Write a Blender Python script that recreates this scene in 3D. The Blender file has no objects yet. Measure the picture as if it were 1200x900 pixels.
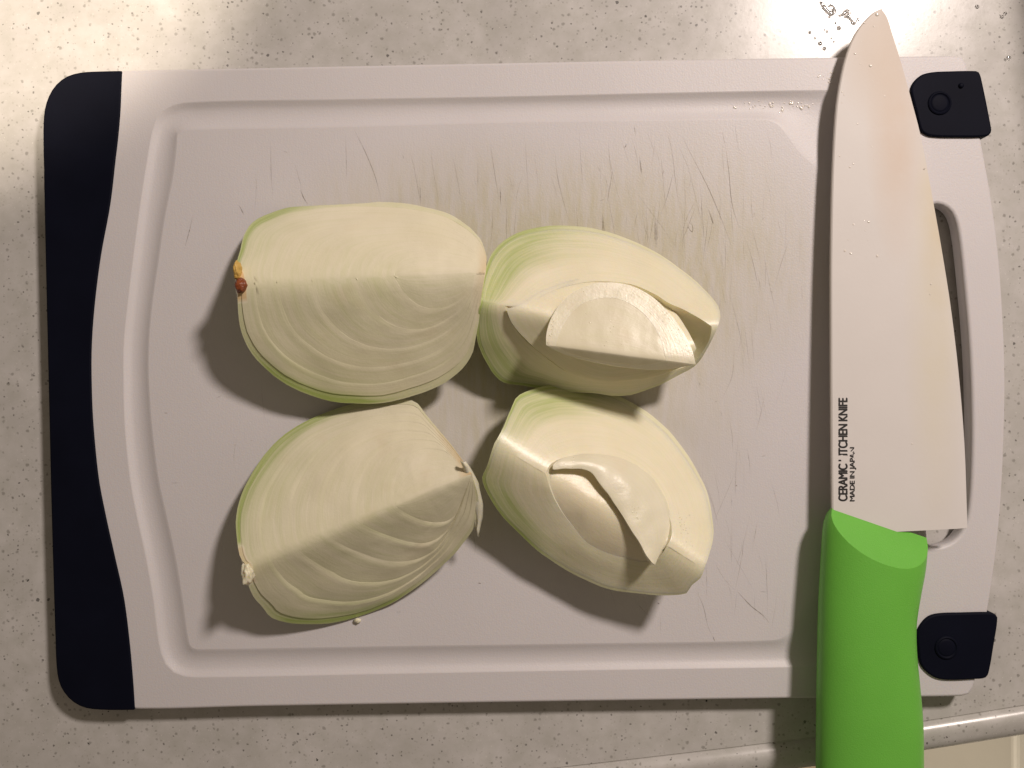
import bpy, bmesh, math, random
from mathutils import Vector, Matrix, noise
random.seed(7)
SC = bpy.context.scene
COL = SC.collection
R = math.radians

# ------------------------------------------------------------------ camera
ZB = 0.0095                      # height of the board's top above the counter
CAMZ = ZB + 0.34
cam = bpy.data.cameras.new('camera'); cam.sensor_width = 36; cam.lens = 36 * 0.34 / 0.4
cam.clip_start = 0.01; cam.clip_end = 50
co = bpy.data.objects.new('camera', cam); COL.objects.link(co); co.location = (0, 0, CAMZ)
SC.camera = co
# ------------------------------------------------------------------ ambient light of the room
wd = bpy.data.worlds.new('World'); SC.world = wd; wd.use_nodes = True
bg = wd.node_tree.nodes['Background']
bg.inputs[0].default_value = (1.0, 0.80, 0.60, 1); bg.inputs[1].default_value = 0.136
# ------------------------------------------------------------------ lamps
def area(name, loc, aim, size, power, col, spread=180):
    l = bpy.data.lights.new(name, 'AREA'); l.shape = 'DISK'; l.size = size; l.energy = power; l.color = col
    l.spread = R(spread)
    o = bpy.data.objects.new(name, l); COL.objects.link(o); o.location = loc
    o.rotation_euler = (Vector(aim) - Vector(loc)).to_track_quat('-Z', 'Y').to_euler(); return o
def spot(name, loc, aim, size, power, col, cone, blend):
    l = bpy.data.lights.new(name, 'SPOT'); l.shadow_soft_size = size; l.energy = power; l.color = col
    l.spot_size = R(cone); l.spot_blend = blend
    o = bpy.data.objects.new(name, l); COL.objects.link(o); o.location = loc
    o.rotation_euler = (Vector(aim) - Vector(loc)).to_track_quat('-Z', 'Y').to_euler(); return o
area('counter_lamp', (0.40, 0.475, 0.67), (0, 0, 0), 0.105, 6.3, (1.0, 0.865, 0.79))
spot('corner_spot', (-0.30, 0.30, 0.75), (-0.250, 0.238, 0), 0.02, 29.0, (1.0, 0.85, 0.69), 25, 0.30)  # cone kept narrow so its edge stands in for a hand's shadow
spot('room_lamp', (-0.75, -1.35, 1.0), (0.36, -0.36, -0.45), 0.05, 110.0, (1.0, 0.87, 0.70), 26, 0.5)
SC.view_settings.view_transform = 'Standard'; SC.view_settings.look = 'None'
SC.view_settings.exposure = 0.0; SC.view_settings.gamma = 1.0
SC.render.engine = 'CYCLES'
SC.cycles.use_denoising = True
SC.cycles.max_bounces = 8; SC.cycles.transparent_max_bounces = 12

# ------------------------------------------------------------------ helpers
PX = (0.4 / 1200) / 0.34
def W(px, py, z=ZB):
    d = CAMZ - z
    return Vector(((px - 600) * PX * d, (450 - py) * PX * d, z))
def ray_plane(px, py, p0, nrm):
    c = Vector((0, 0, CAMZ)); d = Vector(((px - 600) * PX, (450 - py) * PX, -1))
    return c + d * ((p0 - c).dot(nrm) / d.dot(nrm))
def crom(pts, n, closed=False):
    """resample a smooth curve through pts to n points, even in arc length"""
    P = [Vector(p) for p in pts]; m = len(P); out = []
    segs = m if closed else m - 1
    for i in range(segs):
        if closed: a, b, c, d = P[i-1], P[i], P[(i+1) % m], P[(i+2) % m]
        else: a, b, c, d = P[max(i-1, 0)], P[i], P[i+1], P[min(i+2, m-1)]
        # centripetal-like tangents
        def tan(p0, p1, p2):
            l0 = (p1-p0).length + 1e-12; l1 = (p2-p1).length + 1e-12
            return (p2-p0) / (l0+l1)
        L = (c-b).length
        t0 = tan(a, b, c) * L if (b-a).length > 1e-9 else (c-b)
        t1 = tan(b, c, d) * L if (d-c).length > 1e-9 else (c-b)
        for k in range(16):
            t = k/16; t2 = t*t; t3 = t2*t
            out.append(b*(2*t3-3*t2+1) + t0*(t3-2*t2+t) + c*(-2*t3+3*t2) + t1*(t3-t2))
    if closed: out.append(out[0].copy())
    else: out.append(P[-1].copy())
    acc = [0]
    for i in range(1, len(out)): acc.append(acc[-1] + (out[i]-out[i-1]).length)
    T = acc[-1]; res = []; j = 0
    cnt = n if closed else n - 1
    for k in range(n):
        s = T * k / cnt
        while j < len(acc) - 2 and acc[j+1] < s: j += 1
        f = (s - acc[j]) / max(acc[j+1]-acc[j], 1e-12)
        res.append(out[j].lerp(out[j+1], min(max(f, 0), 1)))
    return res
def link(name, me, mat=None, parent=None):
    o = bpy.data.objects.new(name, me); COL.objects.link(o)
    if mat: me.materials.append(mat)
    if parent: o.parent = parent
    return o
def tag(o, label=None, cat=None, group=None, kind=None):
    if label: o['label'] = label
    if cat: o['category'] = cat
    if group: o['group'] = group
    if kind: o['kind'] = kind
    return o
def empty(name, loc):
    o = bpy.data.objects.new(name, None); COL.objects.link(o); o.location = loc; o.empty_display_size = 0.01
    return o
def adopt(o, parent):
    """parent a mesh that is built in world coordinates"""
    o.parent = parent; o.matrix_parent_inverse = Matrix.Translation(parent.location).inverted(); return o
def smooth(me, ang=35):
    for p in me.polygons: p.use_smooth = True
    me.set_sharp_from_angle(angle=R(ang))
def bevel(o, w, seg=3, ang=30):
    m = o.modifiers.new('bevel', 'BEVEL'); m.width = w; m.segments = seg; m.limit_method = 'ANGLE'; m.angle_limit = R(ang)
    m.harden_normals = False; return m

# ------------------------------------------------------------------ materials
def mat(name):
    m = bpy.data.materials.new(name); m.use_nodes = True
    nt = m.node_tree; return m, nt, nt.nodes, nt.links, nt.nodes['Principled BSDF']
def node(N, t, **k):
    n = N.new(t)
    for a, v in k.items(): setattr(n, a, v)
    return n
def ramp(N, stops, interp='LINEAR'):
    r = N.new('ShaderNodeValToRGB'); r.color_ramp.interpolation = interp
    e = r.color_ramp.elements
    while len(e) < len(stops): e.new(0.5)
    for i, (p, c) in enumerate(stops):
        e[i].position = p; e[i].color = (c if len(c) == 4 else (*c, 1)) if not isinstance(c, (int, float)) else (c, c, c, 1)
    return r
def mixc(N, L, fac, a, b, mode='MIX'):
    n = N.new('ShaderNodeMix'); n.data_type = 'RGBA'; n.blend_type = mode
    for s, v in ((n.inputs[0], fac), (n.inputs[6], a), (n.inputs[7], b)):
        if hasattr(v, 'is_linked'): L.new(v, s)
        elif isinstance(v, (int, float)): s.default_value = v if s.type == 'VALUE' else (v, v, v, 1)
        else: s.default_value = (*v, 1)
    return n.outputs[2]
def math_(N, L, op, a, b=None, c=None):
    n = N.new('ShaderNodeMath'); n.operation = op
    for s, v in zip(n.inputs, (a, b, c)):
        if v is None: continue
        if hasattr(v, 'is_linked'): L.new(v, s)
        else: s.default_value = v
    return n.outputs[0]
def tex_noise(N, L, vec, scale, detail=3, rough=0.5, dist=0):
    n = N.new('ShaderNodeTexNoise'); n.inputs['Scale'].default_value = scale; n.inputs['Detail'].default_value = detail
    n.inputs['Roughness'].default_value = rough; n.inputs['Distortion'].default_value = dist
    if vec is not None: L.new(vec, n.inputs['Vector'])
    return n.outputs['Fac']
def bump(N, L, h, strength, dist, prev=None):
    b = N.new('ShaderNodeBump'); b.inputs['Strength'].default_value = strength; b.inputs['Distance'].default_value = dist
    L.new(h, b.inputs['Height'])
    if prev is not None: L.new(prev, b.inputs['Normal'])
    return b.outputs[0]
def position(N): return N.new('ShaderNodeNewGeometry').outputs['Position']

def make_counter_mat():
    m, nt, N, L, B = mat('speckled_solid_surface')
    pos = position(N)
    cloud = tex_noise(N, L, pos, 38, 4, 0.6, 0.4)
    cloud2 = tex_noise(N, L, pos, 130, 3, 0.6)
    c = mixc(N, L, cloud, (0.45, 0.435, 0.41), (0.74, 0.72, 0.70))
    r2 = ramp(N, [(0.35, 0.0), (0.7, 1.0)]); L.new(cloud2, r2.inputs[0])
    c = mixc(N, L, math_(N, L, 'MULTIPLY', r2.outputs[0], 0.35), c, (0.40, 0.40, 0.34))
    # domain warp so that chips are not round
    wn = N.new('ShaderNodeTexNoise'); wn.inputs['Scale'].default_value = 900; wn.inputs['Detail'].default_value = 1; L.new(pos, wn.inputs['Vector'])
    wa = N.new('ShaderNodeVectorMath'); wa.operation = 'MULTIPLY_ADD'
    L.new(wn.outputs['Color'], wa.inputs[0]); wa.inputs[1].default_value = (0.0009,)*3; L.new(pos, wa.inputs[2])
    def chips(scale, keep, rmin, rmax, soft, col, amount, seed):
        nonlocal c
        ad = N.new('ShaderNodeVectorMath'); ad.operation = 'ADD'; ad.inputs[1].default_value = (seed*1.37, seed*0.71, 0)
        L.new(wa.outputs[0], ad.inputs[0])
        fl = N.new('ShaderNodeVectorMath'); fl.operation = 'MULTIPLY'; fl.inputs[1].default_value = (1, 1, 1); L.new(ad.outputs[0], fl.inputs[0])
        v = N.new('ShaderNodeTexVoronoi'); v.inputs['Scale'].default_value = scale; v.inputs['Randomness'].default_value = 1
        L.new(fl.outputs[0], v.inputs['Vector'])
        sp = N.new('ShaderNodeSeparateColor'); L.new(v.outputs['Color'], sp.inputs[0])
        on = math_(N, L, 'LESS_THAN', sp.outputs[0], keep)
        rad = math_(N, L, 'MULTIPLY_ADD', sp.outputs[1], rmax-rmin, rmin)
        d = math_(N, L, 'SUBTRACT', rad, v.outputs['Distance'])
        d = math_(N, L, 'DIVIDE', d, soft)
        n = N.new('ShaderNodeClamp'); L.new(d, n.inputs[0])
        f = math_(N, L, 'MULTIPLY', n.outputs[0], on)
        f = math_(N, L, 'MULTIPLY', f, math_(N, L, 'MULTIPLY_ADD', sp.outputs[2], amount*0.5, amount*0.5))
        f = math_(N, L, 'MINIMUM', f, 1.0)
        c = mixc(N, L, f, c, col)
    chips(950, 0.30, 0.12, 0.32, 0.2, (0.88, 0.86, 0.80), 0.5, 1)
    chips(800, 0.42, 0.15, 0.45, 0.3, (0.30, 0.28, 0.23), 0.5, 2)
    chips(520, 0.34, 0.16, 0.46, 0.22, (0.10, 0.092, 0.07), 0.7, 3)
    chips(500, 0.30, 0.12, 0.27, 0.08, (0.04, 0.036, 0.03), 1.0, 4)
    chips(250, 0.14, 0.08, 0.21, 0.04, (0.012, 0.010, 0.009), 1.2, 5)
    L.new(c, B.inputs['Base Color'])
    rr = ramp(N, [(0.3, 0.19), (0.75, 0.31)]); L.new(tex_noise(N, L, pos, 60, 5, 0.7), rr.inputs[0])
    L.new(rr.outputs[0], B.inputs['Roughness'])
    h = tex_noise(N, L, pos, 420, 3, 0.6)
    L.new(bump(N, L, h, 0.05, 0.0003), B.inputs['Normal'])
    return m

def make_board_mat():
    m, nt, N, L, B = mat('white_board_plastic')
    pos = position(N)
    base = (0.76, 0.70, 0.685)
    c = mixc(N, L, tex_noise(N, L, pos, 25, 3), (0.665, 0.642, 0.652), (0.725, 0.70, 0.712))
    # juice stain soaked into the middle of the cutting field
    def blob(px, py, rx, ry):
        p = W(px, py)
        mp = N.new('ShaderNodeMapping'); mp.vector_type = 'POINT'
        mp.inputs['Location'].default_value = (-p.x/rx, -p.y/ry, 0); mp.inputs['Scale'].default_value = (1/rx, 1/ry, 0)
        L.new(pos, mp.inputs[0]); g = N.new('ShaderNodeTexGradient'); g.gradient_type = 'SPHERICAL'; L.new(mp.outputs[0], g.inputs[0])
        return g.outputs['Fac']
    st = math_(N, L, 'ADD', blob(560, 270, 0.085, 0.04), blob(800, 300, 0.07, 0.055))
    st = math_(N, L, 'ADD', st, blob(640, 460, 0.09, 0.07))
    mp = N.new('ShaderNodeMapping'); mp.inputs['Scale'].default_value = (1, 0.13, 1); L.new(pos, mp.inputs[0])
    streak = tex_noise(N, L, mp.outputs[0], 330, 4, 0.7)
    r = ramp(N, [(0.40, 0.0), (0.72, 1.0)]); L.new(streak, r.inputs[0])
    f = math_(N, L, 'MULTIPLY', st, math_(N, L, 'MULTIPLY_ADD', r.outputs[0], 0.9, 0.6))
    cl = N.new('ShaderNodeClamp'); L.new(f, cl.inputs[0])
    c = mixc(N, L, math_(N, L, 'MULTIPLY', cl.outputs[0], 0.75), c, (0.56, 0.52, 0.36))
    L.new(c, B.inputs['Base Color'])
    B.inputs['Subsurface Weight'].default_value = 0.12; B.inputs['Subsurface Radius'].default_value = (0.002, 0.0015, 0.001)
    B.inputs['Subsurface Scale'].default_value = 1.0
    B.inputs['Roughness'].default_value = 0.46
    B.inputs['Specular IOR Level'].default_value = 0.4
    h = tex_noise(N, L, pos, 1500, 2, 0.6)
    n1 = bump(N, L, h, 0.30, 0.00022)
    h2 = tex_noise(N, L, mp.outputs[0], 1300, 3, 0.7)
    L.new(bump(N, L, h2, 0.12, 0.0003, n1), B.inputs['Normal'])
    return m

def simple(name, col, rough=0.5, grain=0, gscale=1500, gdist=0.0003, var=0.0, sss=0, spec=0.5, vscale=60):
    m, nt, N, L, B = mat(name); pos = position(N)
    if var:
        n = tex_noise(N, L, pos, vscale, 4)
        c = mixc(N, L, n, tuple(x*(1-var) for x in col), tuple(min(1, x*(1+var)) for x in col)); L.new(c, B.inputs['Base Color'])
    else: B.inputs['Base Color'].default_value = (*col, 1)
    B.inputs['Roughness'].default_value = rough; B.inputs['Specular IOR Level'].default_value = spec
    if grain: L.new(bump(N, L, tex_noise(N, L, pos, gscale, 2, 0.6), grain, gdist), B.inputs['Normal'])
    if sss:
        B.inputs['Subsurface Weight'].default_value = sss; B.inputs['Subsurface Radius'].default_value = (0.003, 0.003, 0.0015)
        B.inputs['Subsurface Scale'].default_value = 1
    return m

def make_blade_mat():
    m, nt, N, L, B = mat('white_ceramic'); pos = position(N)
    def blob(px, py, rx, ry, z=ZB+0.008):
        p = W(px, py, z); mp = N.new('ShaderNodeMapping')
        mp.inputs['Location'].default_value = (-p.x/rx, -p.y/ry, 0); mp.inputs['Scale'].default_value = (1/rx, 1/ry, 0)
        L.new(pos, mp.inputs[0]); g = N.new('ShaderNodeTexGradient'); g.gradient_type = 'SPHERICAL'; L.new(mp.outputs[0], g.inputs[0])
        r = ramp(N, [(0.0, 0.0), (0.75, 1.0)]); L.new(g.outputs['Fac'], r.inputs[0]); return r.outputs[0]
    c = mixc(N, L, tex_noise(N, L, pos, 45, 3), (0.725, 0.695, 0.67), (0.78, 0.75, 0.725))
    nz = tex_noise(N, L, pos, 70, 4, 0.6)
    c = mixc(N, L, math_(N, L, 'MULTIPLY', blob(1050, 150, 0.012, 0.055), math_(N, L, 'MULTIPLY_ADD', nz, 0.6, 0.25)), c, (0.70, 0.565, 0.45))
    c = mixc(N, L, math_(N, L, 'MULTIPLY', blob(1028, 55, 0.016, 0.032), 0.65), c, (0.68, 0.585, 0.49))
    c = mixc(N, L, math_(N, L, 'MULTIPLY', blob(1092, 400, 0.012, 0.08), math_(N, L, 'MULTIPLY_ADD', nz, 0.45, 0.12)), c, (0.74, 0.68, 0.48))
    c = mixc(N, L, math_(N, L, 'MULTIPLY', blob(1100, 250, 0.010, 0.04), nz), c, (0.72, 0.62, 0.42))
    L.new(c, B.inputs['Base Color'])
    B.inputs['Roughness'].default_value = 0.5; B.inputs['Specular IOR Level'].default_value = 0.25; B.inputs['Subsurface Weight'].default_value = 0.1
    B.inputs['Subsurface Radius'].default_value = (0.001,)*3; B.inputs['Subsurface Scale'].default_value = 1
    L.new(bump(N, L, tex_noise(N, L, pos, 700, 3), 0.08, 0.0003), B.inputs['Normal'])
    return m

def make_onion_mat(name, green, tint=(0.89, 0.825, 0.59), sss=0.35):
    m, nt, N, L, B = mat(name); pos = position(N)
    at = N.new('ShaderNodeAttribute'); at.attribute_name = 'flow'
    tn = N.new('ShaderNodeAttribute'); tn.attribute_name = 'tone'
    mp = N.new('ShaderNodeMapping'); mp.inputs['Scale'].default_value = (2.2, 34, 26); L.new(at.outputs['Vector'], mp.inputs[0])
    st = tex_noise(N, L, mp.outputs[0], 1.6, 4, 0.6, 0.2)
    mp2 = N.new('ShaderNodeMapping'); mp2.inputs['Scale'].default_value = (3, 90, 60); L.new(at.outputs['Vector'], mp2.inputs[0])
    st2 = tex_noise(N, L, mp2.outputs[0], 2.0, 3, 0.6)
    cl = tex_noise(N, L, pos, 55, 3, 0.55)
    c = mixc(N, L, cl, tuple(x*0.94 for x in tint), (0.945, 0.89, 0.72))
    r = ramp(N, [(0.42, 0.0), (0.66, 1.0)]); L.new(st, r.inputs[0])
    c = mixc(N, L, math_(N, L, 'MULTIPLY', r.outputs[0], 0.26), c, (0.76, 0.76, 0.46))
    # brownish drying
    r3 = ramp(N, [(0.60, 0.0), (0.80, 1.0)]); L.new(tex_noise(N, L, pos, 90, 2), r3.inputs[0])
    c = mixc(N, L, math_(N, L, 'MULTIPLY', r3.outputs[0], 0.15), c, (0.75, 0.56, 0.34))
    g = math_(N, L, 'MULTIPLY', tn.outputs['Fac'], math_(N, L, 'MULTIPLY_ADD', st, 1.7, -0.05))
    gc = N.new('ShaderNodeClamp'); L.new(g, gc.inputs[0])
    c = mixc(N, L, math_(N, L, 'MULTIPLY', gc.outputs[0], green), c, (0.40, 0.50, 0.15))
    dr = N.new('ShaderNodeClamp'); L.new(math_(N, L, 'MULTIPLY', tn.outputs['Fac'], math_(N, L, 'MULTIPLY_ADD', cl, -1.6, -0.2)), dr.inputs[0])
    c = mixc(N, L, math_(N, L, 'MULTIPLY', dr.outputs[0], 0.7), c, (0.72, 0.47, 0.20))
    L.new(c, B.inputs['Base Color'])
    B.inputs['Subsurface Weight'].default_value = sss; B.inputs['Subsurface Radius'].default_value = (0.0028, 0.0022, 0.0010)
    B.inputs['Subsurface Scale'].default_value = 1
    B.inputs['Roughness'].default_value = 0.31; B.inputs['Specular IOR Level'].default_value = 0.5
    n1 = bump(N, L, st2, 0.11, 0.0005)
    L.new(bump(N, L, tex_noise(N, L, pos, 900, 3, 0.6), 0.16, 0.0004, n1), B.inputs['Normal'])
    return m

M_drop = simple('water_drop_on_white', (0.82, 0.77, 0.70), 0.12, spec=0.8)
M_counter = make_counter_mat(); M_board = make_board_mat()
M_navy = simple('navy_rubber', (0.0045, 0.0055, 0.013), 0.6, 0.2, 1800, 0.0001, var=0.3, spec=0.07)
M_blade = make_blade_mat()
M_handle = simple('green_handle_plastic', (0.168, 0.53, 0.068), 0.38, 0.35, 2200, 0.0003, var=0.06, sss=0.1, spec=0.4)
M_ink = simple('black_ink', (0.02, 0.018, 0.018), 0.5, var=0.3)
M_onion = make_onion_mat('onion_flesh', 0.75)
M_layer = make_onion_mat('onion_layered_flesh', 0.75, sss=0.0)
M_skin = make_onion_mat('onion_green_layer', 1.0, (0.76, 0.755, 0.44), sss=0.1)
M_flap = make_onion_mat('onion_flap', 0.1, (0.80, 0.75, 0.56), sss=0.1)
M_wet = make_onion_mat('onion_wet_layer', 0.1, (0.74, 0.68, 0.47), sss=0.0)
M_wet.node_tree.nodes['Principled BSDF'].inputs['Roughness'].default_value = 0.27
for n_ in M_wet.node_tree.nodes:
    if n_.type == 'BSDF_PRINCIPLED': n_.inputs['Specular IOR Level'].default_value = 0.3
    if n_.type == 'BUMP': n_.inputs['Strength'].default_value *= 0.5
M_root = simple('dry_root', (0.24, 0.06, 0.018), 0.4, 0.6, 900, 0.0006, var=0.7, vscale=350)
M_rootpale = simple('pale_root', (0.62, 0.40, 0.10), 0.5, 0.6, 900, 0.0006, var=0.4, vscale=300)
m, nt, N, L, B = mat('water'); M_water = m
B.inputs['Base Color'].default_value = (1, 1, 1, 1); B.inputs['Transmission Weight'].default_value = 1
B.inputs['IOR'].default_value = 1.33; B.inputs['Roughness'].default_value = 0.02

# ------------------------------------------------------------------ counter, floor
def build_counter():
    inner = [(-1900, 1120), (-400, 1010), (300, 938), (655, 899), (950, 864), (1080, 845), (1200, 826), (1500, 776), (3200, 470)]
    line = crom([W(x, y, 0) for x, y in inner], 90)
    prof = [(0, 0), (0.0003, -0.0005), (0.0007, -0.0005), (0.0012, 0.0003), (0.0022, 0.0012), (0.0032, 0.0018), (0.0040, 0.0020), (0.0052, 0.0018),
            (0.0072, 0.0013), (0.0090, 0.0004), (0.0102, -0.0011), (0.0109, -0.0036), (0.0110, -0.008), (0.0110, -0.034), (0.0105, -0.0355), (-0.02, -0.0356)]
    bm = bmesh.new(); rows = []
    for i, p in enumerate(line):
        t = (line[min(i+1, len(line)-1)] - line[max(i-1, 0)]).normalized(); n = Vector((t.y, -t.x, 0)).normalized()
        r = [bm.verts.new((p.x - n.x*0 , 0.75, 0))]
        for f in (0.4, 0.1): r.append(bm.verts.new((p.x, p.y + (0.75-p.y)*f, 0)))
        for a, z in [(a_*1.2, z_) for a_, z_ in prof]: r.append(bm.verts.new(p + n*a + Vector((0, 0, z))))
        rows.append(r)
    for a, b in zip(rows, rows[1:]):
        for k in range(len(a)-1): bm.faces.new((a[k], a[k+1], b[k+1], b[k]))
    bmesh.ops.recalc_face_normals(bm, faces=bm.faces)
    me = bpy.data.meshes.new('counter'); bm.to_mesh(me); bm.free(); smooth(me, 50)
    o = link('counter', me, M_counter); tag(o, 'speckled cream stone counter with a raised front rim', kind='structure')
    # orientation check
    if sum(p.normal.z*p.area for p in me.polygons if abs(p.center.z) < 0.0001) < 0: me.flip_normals()
build_counter()

def boxmesh(name, x0, x1, y0, y1, z0, z1, m, parent=None, bev=0.002):
    bm = bmesh.new(); bmesh.ops.create_cube(bm, size=1)
    for v in bm.verts: v.co = Vector(((x0+x1)/2+v.co.x*(x1-x0), (y0+y1)/2+v.co.y*(y1-y0), (z0+z1)/2+v.co.z*(z1-z0)))
    me = bpy.data.meshes.new(name); bm.to_mesh(me); bm.free(); o = link(name, me, m, parent)
    if bev: bevel(o, bev, 3)
    return o
M_floor = simple('beige_floor', (0.52, 0.44, 0.32), 0.5, 0.1, 200, 0.001, var=0.08, vscale=6)
M_white = simple('white_cabinet_paint', (0.8, 0.77, 0.70), 0.4, var=0.03)
fl = boxmesh('floor', -2.5, 2.5, -2.5, 1.5, -0.90, -0.85, M_floor, bev=0); tag(fl, 'beige floor far below the counter edge', kind='structure')
cf = boxmesh('cabinet_base', -1.2, 1.0, -0.10, 0.70, -0.85, -0.036, M_white, bev=0.001); tag(cf, 'pale cabinet carrying the counter', kind='structure')

# ------------------------------------------------------------------ cutting board
board = empty('cutting_board', (W(610, 450, 0)))
tag(board, 'white plastic cutting board with navy side grip under the four onion quarters', 'cutting board')

def poly_offset(loop, d):
    """inset (d>0 towards the inside) of a clockwise-or-not closed loop of xy vectors"""
    A = sum(a.x*b.y - b.x*a.y for a, b in zip(loop, loop[1:]+loop[:1]))
    s = 1 if A > 0 else -1; out = []
    n = len(loop)
    for i in range(n):
        t = (loop[(i+1) % n] - loop[i-1]).normalized()
        out.append(loop[i] + Vector((-t.y, t.x, 0))*s*d)
    return out
def L3(pts, z=ZB): return [W(x, y, z) for x, y in pts]
def dense(pts, step=0.004, z=ZB, sm=True):
    P = L3(pts, z)
    T = sum((a-b).length for a, b in zip(P, P[1:]+P[:1]))
    return crom(P, int(T/step), closed=True)

outer_px = [(100, 120), (104, 100), (112, 86), (145, 82.5), (300, 79), (600, 73), (850, 68.5), (985, 66.5), (1100, 65), (1122, 65), (1130, 68), (1134, 78), (1141, 115), (1150, 163),
            (1162, 230), (1171, 300), (1176.5, 380), (1178.5, 450), (1177, 520), (1173.5, 590), (1167, 655), (1158, 716), (1147, 780), (1141, 806), (1136, 814), (1124, 816.5),
            (1000, 818), (600, 823.5), (300, 828.5), (158, 831.5), (128, 826), (118, 810), (112, 780), (96, 640), (88, 450), (94, 250)]
g_out = [(215, 120), (400, 116), (600, 112.5), (800, 108), (985, 105), (1022, 106), (1036, 114), (1042, 135), (1052, 250), (1056, 450), (1052, 620), (1042, 745), (1036, 768), (1020, 779), (985, 781),
         (700, 785.5), (450, 790), (235, 794), (212, 792), (198, 784), (190, 770), (185, 748), (179, 700), (170, 650), (159, 600), (152, 560), (146, 500), (144.5, 450), (145, 400), (149, 360), (158, 285), (167, 220), (177, 160), (182, 142), (191, 129)]
g_in = [(212, 152.5), (400, 149), (600, 143.5), (760, 141.5), (890, 140), (905, 142), (916, 150), (930, 169), (944, 186), (960, 197), (975, 203), (988, 214), (996, 240), (1000, 330), (1002, 450), (999, 600), (994, 662), (984, 682), (965, 693), (949, 702), (937, 719), (928, 738), (918, 747), (905, 750.5),
        (700, 754), (450, 757.5), (238, 761), (226, 760), (221.5, 754), (213.5, 700), (205, 650), (194, 600), (185.5, 560), (178, 500), (174, 440), (174.5, 400), (178, 358), (185, 310), (193, 255), (203, 205), (207, 170), (208, 156)]
hole = [(1092, 240), (1104, 240), (1116, 249), (1123, 270), (1130, 330), (1136, 400), (1139, 470), (1139, 540), (1135, 600), (1128, 622), (1116, 635), (1100, 641), (1092, 641), (1088, 636), (1086, 600), (1086, 450), (1084, 300), (1086, 250)]

def build_board():
    bm = bmesh.new()
    def ring(loop, z): return [bm.verts.new((p.x, p.y, z)) for p in loop]
    def loft(a, b, sm=True):
        fs = []
        n = len(a)
        for i in range(n): fs.append(bm.faces.new((a[i], a[(i+1) % n], b[(i+1) % n], b[i])))
        for f in fs: f.smooth = sm
    def fill(rings):
        es = []
        for r in rings:
            for a, b in zip(r, r[1:]+r[:1]):
                e = bm.edges.get((a, b)) or bm.edges.new((a, b)); es.append(e)
        res = bmesh.ops.triangle_fill(bm, use_beauty=True, use_dissolve=False, edges=es)
        for g in res['geom']:
            if isinstance(g, bmesh.types.BMFace): g.smooth = False
    O = dense(outer_px, 0.003)
    top = ring(poly_offset(O, 0.0011), ZB)
    prev = top
    for k in range(1, 5):
        a = k/4*math.pi/2
        r = ring(poly_offset(O, 0.0011*(1-math.sin(a))), ZB-0.0011*(1-math.cos(a))); loft(prev, r); prev = r
    r = ring(O, 0.0030); loft(prev, r); prev = r
    r = ring(poly_offset(O, 0.0012), 0.0020); loft(prev, r); bot = r
    # groove: outer line -> floor -> plateau edge
    GO = crom(L3(g_out), 220, closed=True)
    GI0 = crom(L3(g_in), 1200, closed=True)
    prof = [(0.0, 0.0), (0.05, -0.0003), (0.16, -0.0013), (0.32, -0.0019), (0.55, -0.0019), (0.75, -0.0015), (0.9, -0.0008), (1.0, -0.00035)]
    # match each outer point with the plateau point in step with it (aligned at the start, monotone)
    def match(p, lo, hi):
        best = None
        for j in range(lo, hi):
            d = (GI0[j % 1200]-p).length
            if best is None or d < best[0]: best = (d, j)
        return best[1]
    idx = []; lo = -30
    for i, p in enumerate(GO):
        j = match(p, lo, min(lo+90, 1200-2)); j = max(j, lo); idx.append(j); lo = j
    # smooth the index so that corners fan out
    for _ in range(6): idx = [idx[0]] + [(idx[i-1]+2*idx[i]+idx[i+1])/4 for i in range(1, len(idx)-1)] + [idx[-1]]
    def gi(x):
        a = int(math.floor(x)); return GI0[a % 1200].lerp(GI0[(a+1) % 1200], x-a)
    GI = [gi(x) for x in idx]
    rings = []
    for f, z in prof: rings.append(ring([a.lerp(b, f) for a, b in zip(GO, GI)], ZB+z))
    for a, b in zip(rings, rings[1:]): loft(a, b)
    fill([rings[-1]])
    # hand slot with rounded lips
    H = dense(hole, 0.0022)
    h0 = ring(poly_offset(H, -0.0014), ZB); prev = h0
    for k in range(1, 5):
        a = k/4*math.pi/2
        r = ring(poly_offset(H, -0.0014*(1-math.sin(a))), ZB-0.0014*(1-math.cos(a))); loft(prev, r); prev = r
    r = ring(H, 0.0034); loft(prev, r); prev = r
    hb = ring(poly_offset(H, -0.0014), 0.0020); loft(prev, hb)
    fill([top, rings[0], h0]); fill([bot, hb])
    bmesh.ops.recalc_face_normals(bm, faces=bm.faces)
    me = bpy.data.meshes.new('board_body'); bm.to_mesh(me); bm.free()
    o = link('board_body', me, M_board); adopt(o, board)
build_board()

def slab(name, pts, z0, z1, m, parent, bev=0.0006, step=0.002, raw=False, zref=ZB):
    P = L3(pts, zref) if raw else dense(pts, step, zref)
    bm = bmesh.new()
    vs = [bm.verts.new((p.x, p.y, z1)) for p in P]
    f = bm.faces.new(vs)
    ex = bmesh.ops.extrude_face_region(bm, geom=[f])
    for v in ex['geom']:
        if isinstance(v, bmesh.types.BMVert): v.co.z = z0
    bmesh.ops.recalc_face_normals(bm, faces=bm.faces)
    me = bpy.data.meshes.new(name); bm.to_mesh(me); bm.free(); smooth(me, 40)
    o = link(name, me, m)
    if parent: adopt(o, parent)
    bevel(o, bev, 3, 50); return o

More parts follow.
